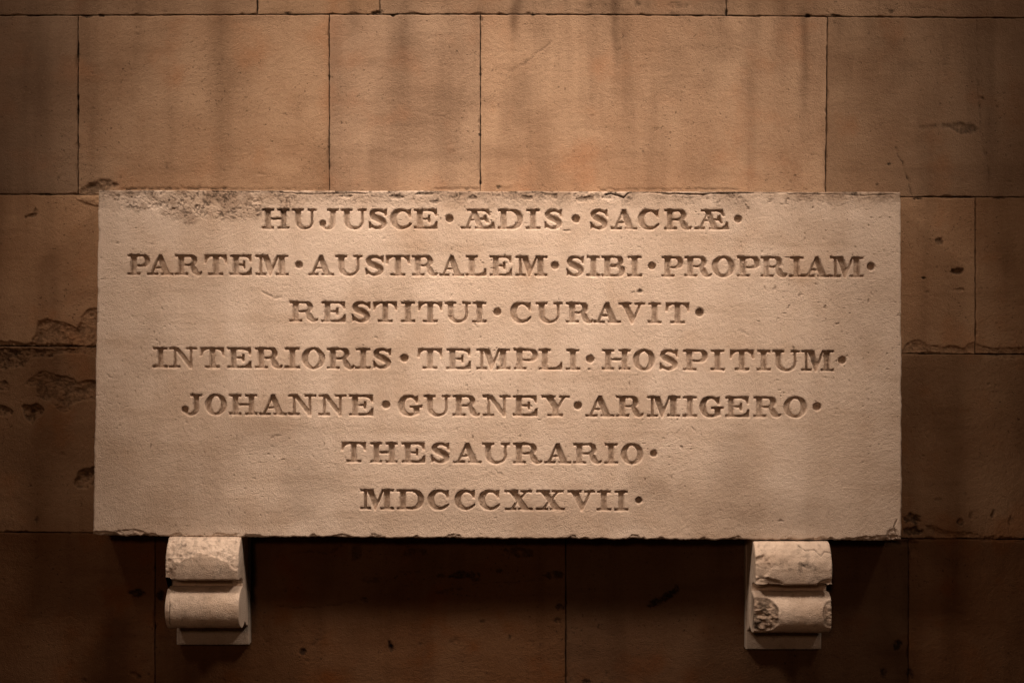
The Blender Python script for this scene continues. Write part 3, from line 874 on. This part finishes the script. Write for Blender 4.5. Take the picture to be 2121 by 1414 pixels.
        for i, (pts, dp, rg, dk) in enumerate(PL):
            px = [p[0] for p in pts]
            py = [p[1] for p in pts]
            if max(px) + 10 < x0 or min(px) - 10 > x1 or max(py) + 10 < y0 or min(py) - 10 > y1:
                continue
            m = (X > min(px) - 10) & (X < max(px) + 10) & (Y > min(py) - 10) & (Y < max(py) + 10)
            if not m.any():
                continue
            xx, yy = X[m], Y[m]
            wx = (fbm(xx, yy, 9, 2, 330 + i) - .5) * 7
            wy = (fbm(xx, yy, 9, 2, 350 + i) - .5) * 7
            d = -poly(xx + wx, yy + wy, pts)
            e = sst(-.6, 1.6, d)
            n1 = fbm(xx, yy * 1.3, 13, 3, 360 + i)
            n2 = fbm(xx, yy * 1.4, 4.5, 2, 370 + i)
            h[m] += e * (dp * (.75 + .5 * sst(0, 14, d)) + rg * (.9 * (np.floor(n1 * 7 + .8 * sst(.6, 1, (n1 * 7) % 1)) / 7 - .5) + .6 * (n2 - .5)))
            dirt[m] = np.maximum(dirt[m], e * np.clip(dk * (1.6 * sst(.38, .62, .5 * n1 + .5 * n2) + .15) + .5 * dk * sst(2.5, 0, d), 0, 1) * .62)
        for i, (pts, w, dp, dk) in enumerate(CRK):
            px = [p[0] for p in pts]
            py = [p[1] for p in pts]
            if max(px) < x0 or min(px) > x1 or max(py) < y0 or min(py) > y1:
                continue
            m = (X > min(px) - 8) & (X < max(px) + 8) & (Y > min(py) - 8) & (Y < max(py) + 8)
            xx, yy = X[m], Y[m]
            cd = seg_dist(xx + (vn(xx, yy, 7, 150 + i) - .5) * 5, yy + (vn(xx, yy, 7, 160 + i) - .5) * 4, pts)
            k = sst(w + 1.6, w * .3, cd)
            h[m] += k * dp
            dirt[m] = np.maximum(dirt[m], k * dk * sst(.25, .55, vn(xx, yy, 8, 170 + i)))
        for i, (sx, sy0, sy1, w, a) in enumerate(ST):
            if sx + 4 * w < x0 or sx - 4 * w > x1 or sy1 < y0 or sy0 > y1:
                continue
            dx = (X - sx + (vn(Y, 0 * Y, 60, 180 + i) - .5) * w * 1.1) / w
            st = np.exp(-dx * dx) * sst(sy0 - 30, sy0 + 10, Y) * sst(sy1 + 10, sy1 - (sy1 - sy0) * .75, Y)
            stain_shade += st * a * (.55 + .75 * fbm(X * 2.5, Y * .5, 22, 3, 200 + i))
        # sparse little holes
        pn = vn(X, Y, 8, 106)
        pm = sst(.93, .985, pn) * sst(.5, .7, fbm(X, Y, 160, 2, 107))
        h += pm * 2
        dirt += pm * .5
        return h, dirt, stain_shade, pale

    def at(f, y):
        return f[0] + (f[1] - f[0]) * y if isinstance(f, tuple) else f

    SP = [(*t[:6], min(1.0, t[6] * 1.3), t[7]) if t[1] > 1125 else t for t in SP]
    for ri, (fa, fb, xs) in enumerate(rows):
        for bi in range(len(xs) - 1):
            L, R = xs[bi], xs[bi + 1]
            mid = (at(L, .5) + at(R, .5)) / 2
            lx, rx = at(L, .5), at(R, .5)
            ya, yb = fa(mid), fb(mid)
            on = rx > -30 and lx < 2150 and yb > -30 and ya < 1444
            hidden = lx > 215 and rx < 1850 and ya > 380 and yb < 1130
            step = 2.6 if on and not hidden else 22.0
            if (ri, bi) in ((2, 1), (3, 1), (2, 4), (3, 4), (2, 5)):
                step = 1.7

            def lines(a, b):
                inner = np.arange(a + 6, b - 6, step)
                e = np.array([0, .7, 1.6, 3.0, 4.6]) if step < 10 else np.array([0, 1.5])
                return np.concatenate([a + e, inner, (b - e)[::-1]])
            if step < 10:
                gx = lines(lx, rx)
                # outside the frame the grid may be coarse
                if lx < -60:
                    gx = gx[(gx > -40) | (np.arange(len(gx)) % 8 == 0)]
                if rx > 2180:
                    gx = gx[(gx < 2160) | (np.arange(len(gx)) % 8 == 0) | (gx == gx[-1])]
                gy = lines(ya, yb)
                if ya < -60:
                    gy = gy[(gy > -40) | (np.arange(len(gy)) % 8 == 0)]
                if yb > 1470:
                    gy = gy[(gy < 1450) | (np.arange(len(gy)) % 8 == 0) | (gy == gy[-1])]
                # blocks partly hidden behind the slab: coarse there
                if ya < 1000 and yb > 500 and (lx < 300 and rx > 300):
                    gx = gx[(gx < 260) | (np.arange(len(gx)) % 8 == 0) | (gx > rx - 6)]
                if ya < 1000 and yb > 500 and (lx < 1800 and rx > 1850):
                    gx = gx[(gx > 1800) | (np.arange(len(gx)) % 8 == 0) | (gx < lx + 6)]
            else:
                gx, gy = lines(lx, rx), lines(ya, yb)
            X, Y = np.meshgrid(gx, gy)
            u = (X - lx) / (rx - lx)
            v = (Y - ya) / (yb - ya)
            # joint half gap, varying
            X0 = X.copy()
            fav = np.array([fa(t) for t in gx])
            fbv = np.array([fb(t) for t in gx])
            La = at(L, 0) + (at(L, 1) - at(L, 0)) * v
            Ra = at(R, 0) + (at(R, 1) - at(R, 0)) * v
            X = La + (Ra - La) * u
            Y = fav[None, :] + (fbv - fav)[None, :] * v
            gap = .55 if ri < 2 else .6
            sd = ri * 31 + bi * 7
            gl = gap + (vn(Y, 0 * Y, 18, sd) - .35) * .9 + (vn(Y, 0 * Y, 5, sd + 1) - .5) * .7
            gr = gap + (vn(Y, 0 * Y, 18, sd + 2) - .35) * .9 + (vn(Y, 0 * Y, 5, sd + 3) - .5) * .7
            gt = gap + (vn(X, 0 * X, 30, sd + 4) - .35) * 1.1 + (vn(X, 0 * X, 6, sd + 5) - .5) * .8
            gb = gap + (vn(X, 0 * X, 30, sd + 6) - .35) * 1.1 + (vn(X, 0 * X, 6, sd + 7) - .5) * .8
            gl, gr, gt, gb = [np.maximum(g, .12) for g in (gl, gr, gt, gb)]
            wl, wr_ = np.exp(-(X0 - lx) / 4), np.exp(-(rx - X0) / 4)
            wt, wb_ = np.exp(-(v * (yb - ya)) / 4), np.exp(-((1 - v) * (yb - ya)) / 4)
            dl, dr = X - La, Ra - X
            dtp, dbt = v * (yb - ya), (1 - v) * (yb - ya)
            X = X + wl * gl - wr_ * gr
            Y = Y + wt * gt - wb_ * gb
            h, dirt, stain_shade, pale = field(X, Y, ri, bi, ri >= 2)
            # worn arrises
            de = np.minimum(np.minimum(dl, dr), np.minimum(dtp, dbt))
            h += 1.5 * np.clip(1 - de / 2.4, 0, 1) ** 2
            cn = fbm(X, Y, 24, 3, 300 + sd)
            wch = np.clip((cn - .60) * 30, 0, 5)
            ch = sst(0, 1.5, wch - de)
            h += ch * 2.2
            dirt = np.clip(dirt + ch * .25 + .5 * np.clip(1 - de / 1.6, 0, 1) * sst(.3, .6, fbm(X, Y, 15, 2, 77)), 0, 1)
            base = (bi * 37 + ri * 11) % 5 * .12 - .25
            h += base
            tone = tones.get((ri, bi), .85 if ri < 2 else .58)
            if hidden:
                h = h * 0 + 1.0
            nv, nu = X.shape
            P = np.stack([(X - 1060.5) / 1000 * WS - ox, WALL_Y + h / 1000 - oy, (707 - Y) / 1000 * WS - oz], -1).reshape(-1, 3)
            idx = np.arange(nu * nv).reshape(nv, nu)
            q = np.stack([idx[:-1, :-1], idx[1:, :-1], idx[1:, 1:], idx[:-1, 1:]], -1).reshape(-1, 4)
            ring = np.concatenate([idx[0, :], idx[1:, -1], idx[-1, -2::-1], idx[-2:0:-1, 0]])
            back = P[ring].copy()
            back[:, 1] = WALL_Y + 0.022 - oy
            cur = np.arange(len(P), len(P) + len(ring))
            q2 = np.stack([ring, np.roll(ring, -1), np.roll(cur, -1), cur], -1)
            allv = np.concatenate([P, back])
            allq = np.concatenate([q, q2])
            ext = lambda a: np.concatenate([a.ravel(), np.maximum(a.ravel()[ring], 0)])
            att = {'dirt': np.concatenate([dirt.ravel(), np.full(len(ring), .8)]), 'stain_shade': ext(np.clip(stain_shade, 0, 1)),
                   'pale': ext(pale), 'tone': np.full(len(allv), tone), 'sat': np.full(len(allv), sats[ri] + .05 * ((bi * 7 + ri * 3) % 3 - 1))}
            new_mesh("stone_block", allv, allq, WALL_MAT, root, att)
    # mortar bed behind the blocks
    x0, x1 = (-700 - 1060.5) / 1000 * WS, (2800 - 1060.5) / 1000 * WS
    z0, z1 = (707 - 1850) / 1000 * WS, (707 + 330) / 1000 * WS
    yf, yk = WALL_Y + .019, WALL_Y + .30
    c = [(x, y, z) for x in (x0 - .002, x1 + .002) for y in (yf, yk) for z in (z0 - .002, z1 + .002)]
    c = np.array(c) - np.array([ox, oy, oz])
    fq = [(0, 1, 3, 2), (4, 6, 7, 5), (0, 4, 5, 1), (2, 3, 7, 6), (0, 2, 6, 4), (1, 5, 7, 3)]
    mo = new_mesh("mortar_bed", c, fq, MORTAR_MAT, root, {'tone': np.ones(8), 'sat': np.ones(8), 'dirt': np.zeros(8), 'stain_shade': np.zeros(8), 'pale': np.zeros(8)}, smooth=False)
    return root


# ------------------------------------------------------------------ scroll brackets
def resample(pts, step):
    P = np.array(pts, float)
    d = np.r_[0, np.cumsum(np.hypot(*np.diff(P, axis=0).T))]
    n = max(int(d[-1] / step), 4)
    t = np.linspace(0, d[-1], n + 1)
    return np.stack([np.interp(t, d, P[:, 0]), np.interp(t, d, P[:, 1])], -1)


def sweep(name, prof, x0, x1, root, disp, step=1.6, tone=1.0, close_caps=True):
    """sweep a closed (y, z) profile in mm from x0 to x1 in mm; disp(x, y, z) -> (inward mm, dirt, stain, pale)"""
    pr = resample(list(prof) + [prof[0]], step)[:-1]
    area = .5 * np.sum(pr[:, 0] * np.roll(pr[:, 1], -1) - np.roll(pr[:, 0], -1) * pr[:, 1])
    if area < 0:
        pr = pr[::-1]
    tan = np.roll(pr, -1, 0) - np.roll(pr, 1, 0)
    tan /= np.linalg.norm(tan, axis=1)[:, None] + 1e-9
    nrm = np.stack([tan[:, 1], -tan[:, 0]], -1)          # outward for a counter-clockwise loop
    n = len(pr)
    xs = np.concatenate([x0 + np.array([0, .6, 1.4, 2.4, 3.8]), np.arange(x0 + 5, x1 - 5, step), x1 - np.array([3.8, 2.4, 1.4, .6, 0])])
    Xg, I = np.meshgrid(xs, np.arange(n), indexing='ij')
    Yg, Zg = pr[I, 0], pr[I, 1]
    de = np.minimum(Xg - x0, x1 - Xg)
    inw, dirt, stain_shade, pale = disp(Xg, Yg, Zg)
    inw = inw + 1.8 * np.clip(1 - de / 3.0, 0, 1) ** 2 + (fbm(Xg, Zg * 1 + Yg, 12, 3, 401) - .5) * .8
    Y2 = Yg - nrm[I, 0] * inw
    Z2 = Zg - nrm[I, 1] * inw
    V = np.stack([Xg, Y2, Z2], -1).reshape(-1, 3)
    m = len(xs)
    idx = np.arange(m * n).reshape(m, n)
    a, b = idx[:-1], idx[1:]
    q = np.stack([a, np.roll(a, -1, 1), np.roll(b, -1, 1), b], -1).reshape(-1, 4)
    att = [dirt.ravel(), stain_shade.ravel(), pale.ravel()]
    Vw = V / 1000 - np.array(root.location)
    me_faces = [tuple(f) for f in q] if False else None
    o = new_mesh(name, Vw, q, SLAB_MAT, root, {'dirt': np.clip(att[0], 0, 1), 'stain_shade': np.clip(att[1], 0, 1), 'pale': np.clip(att[2], 0, 1),
                                               'tone': np.full(len(Vw), tone), 'sat': np.ones(len(Vw))})
    if close_caps:
        import bmesh
        bm = bmesh.new()
        bm.from_mesh(o.data)
        bm.verts.ensure_lookup_table()
        f1 = bm.faces.new([bm.verts[i] for i in idx[0][::-1]])
        f2 = bm.faces.new([bm.verts[i] for i in idx[-1]])
        bmesh.ops.recalc_face_normals(bm, faces=bm.faces[:])
        bm.to_mesh(o.data)
        bm.free()
    return o


def build_bracket(x0, x1, ztop, label, right):
    cx = (x0 + x1) / 2
    root = thing("scroll_bracket", label, "bracket", (cx / 1000, WALL_Y, ztop / 1000 - .24), "stone brackets under the slab")
    Zt = ztop
    # upper block, swelling forward from the slab's face, with the web that carries the roll behind it
    prof = [(78, Zt), (-3, Zt), (-13, Zt - 4), (-20, Zt - 12), (-28, Zt - 24), (-34, Zt - 38), (-36, Zt - 52), (-35.5, Zt - 66),
            (-33, Zt - 82), (-31, Zt - 85), (6, Zt - 86.5), (16, Zt - 92), (20, Zt - 99), (20, Zt - 140), (40, Zt - 182), (60, Zt - 196), (78, Zt - 200)]

    def d_block(X, Y, Z):
        z = Zt - Z
        x = (X - x0) / (x1 - x0)
        front = sst(5, -10, Y)
        n = fbm(X, Z, 10, 3, 410 + right)
        inw = np.zeros_like(X)
        dirt = sst(.55, .8, n) * .3
        stain_shade = .30 * sst(.35, .7, fbm(X, Z, 34, 3, 409)) + .25 * sst(70, 84, z)  # blotches, and darker towards the block's lower edge
        pale = front * .15
        if not right:
            # the upper part has lost its skin; an even tongue of it is left below
            edge = 34 + 7 * np.sin(x * 9) + (fbm(X, Z, 14, 2, 411) - .5) * 16 + 22 * sst(.80, .98, x) + 60 * sst(.13, .05, x)
            lost = sst(1.2, -1.2, z - edge) * front
            inw += lost * (2.6 + (fbm(X, Z, 7, 3, 412) - .5) * 5)
            inw += front * sst(.16, .02, x + (n - .5) * .12) * 4
            inw += front * sst(.86, .98, x) * sst(58, 10, z) * 3
            pale += lost * .55
            dirt += lost * sst(.58, .75, fbm(X, Z, 8, 3, 413)) * .40
            stain_shade += (1 - lost) * front * .16
        else:
            b = blob(X, z, x0 + 10, 52, 20, 30, 10, .5, 414, 12)
            inw += front * sst(0, .5, b) * 5
            stain_shade += front * sst(0, .3, b) * .3
            b2 = blob(X, z, x0 + 22, 78, 34, 9, 4, .4, 415, 10)
            inw += front * sst(0, .6, b2) * 3.5
            stain_shade += front * sst(0, .4, b2) * .35
            b3 = blob(X, z, x1 - 10, 80, 22, 8, -12, .4, 416, 8)
            inw += front * sst(0, .4, b3) * 4
            inw += front * (fbm(X, Z, 8, 3, 417) - .5) * 2.6 * sst(80, 20, z)
            ck = seg_dist(X, z, [(x0 + 90, 6), (x0 + 104, 16), (x0 + 122, 14), (x0 + 134, 26), (x0 + 142, 18), (x1, 20)])
            inw += front * sst(2.0, .3, ck) * 2
            dirt += front * sst(1.8, .3, ck) * .6
            dirt += front * np.clip(blob(X, z, x0 + 85, 45, 60, 14, 5, .6, 418, 10), 0, 1) * .8 * sst(.45, .6, n)
            pale += front * sst(34, 5, z) * .4
        under = sst(-1, -1.5, -(z - 84)) * 0
        return inw, dirt, stain_shade, pale
    sweep("corbel_block", prof, x0, x1, root, d_block, 1.5)

    # the roll
    rc, zc = 43.0, Zt - 147.0
    circ = [(9 + rc * math.cos(a), zc + rc * math.sin(a)) for a in np.linspace(0, 2 * math.pi, 120, endpoint=False)]
    ex = 1.2

    def d_roll(X, Y, Z):
        ang = np.arctan2(Z - zc, 9 - Y)
        s = ang * rc
        inw = (fbm(X, s, 22, 2, 421 + right) - .5) * 1.4
        dirt = sst(.60, .8, fbm(X, s, 10, 3, 420)) * .25
        stain_shade = .35 * sst(.35, .7, fbm(X, s, 34, 3, 419))
        pale = np.zeros_like(X)
        if not right:
            # cracked, chipped left end
            e = X - x0
            w = 5 + 7 * fbm(s, 0 * s, 14, 2, 422)
            inw += sst(w, w - 7, e) * sst(60, 30, np.abs(s)) * 3.0
            ck = np.abs(e - 7 - (fbm(s, 0 * s, 16, 2, 423) - .5) * 7)
            g = sst(1.8, .3, ck) * sst(-50, -30, s) * sst(30, 10, s)
            inw += g * 2.5
            dirt += g * .8
        else:
            b = 1 - np.sqrt(((X - (x0 + 8)) / 42) ** 2 + ((s + 2) / 43) ** 2) + (fbm(X, s, 16, 3, 424) - .5) * .22
            k = sst(0, .07, b)
            inw += k * (4 + 13 * np.clip(b, 0, 1) + (fbm(X + s * .4, s * 1.3, 17, 3, 425) - .5) * 13 + (fbm(X, s, 5, 2, 435) - .5) * 3)
            dirt += k * .75 * sst(.35, .6, fbm(X, s, 12, 2, 426))
            stain_shade += k * .9
            b = 1 - np.sqrt(((X - (x1 + 2)) / 22) ** 2 + ((s - 2) / 34) ** 2) + (fbm(X, s, 14, 3, 427) - .5) * .25
            k = sst(0, .1, b)
            inw += k * (3 + 7 * np.clip(b, 0, 1) + (fbm(X, s, 7, 3, 428) - .5) * 5)
            dirt += k * sst(.5, .7, fbm(X, s, 10, 2, 429)) * .4
            stain_shade += k * .15
        return inw, dirt, stain_shade, pale
    sweep("scroll_roll", circ, x0 - ex, x1 + ex, root, d_roll, 1.5)

    plate = [(100.5, Zt - 2), (79, Zt - 2), (79, Zt - 241), (100.5, Zt - 241)]

    def d_plate(X, Y, Z):
        n = fbm(X, Z, 20, 3, 431)
        return (n - .5) * 1.0 + .8 * np.clip(1 - np.abs(Z - (Zt - 241)) / 4, 0, 1), sst(.6, .8, n) * .2, n * .25, 0 * X
    sweep("back_plate", plate, x0 - 2.5, x1 + 2.5, root, d_plate, 2.0, tone=.50)  # lower tone paints the shade behind the roll
    return root


build_slab()
build_wall()
build_bracket(-711.0, -561.0, -404.0, "left stone scroll bracket under the slab, its upper block skinned and its roll whole", 0)
build_bracket(499.5, 655.5, -413.5, "right stone scroll bracket under the slab, with a dark broken bite out of its roll", 1)
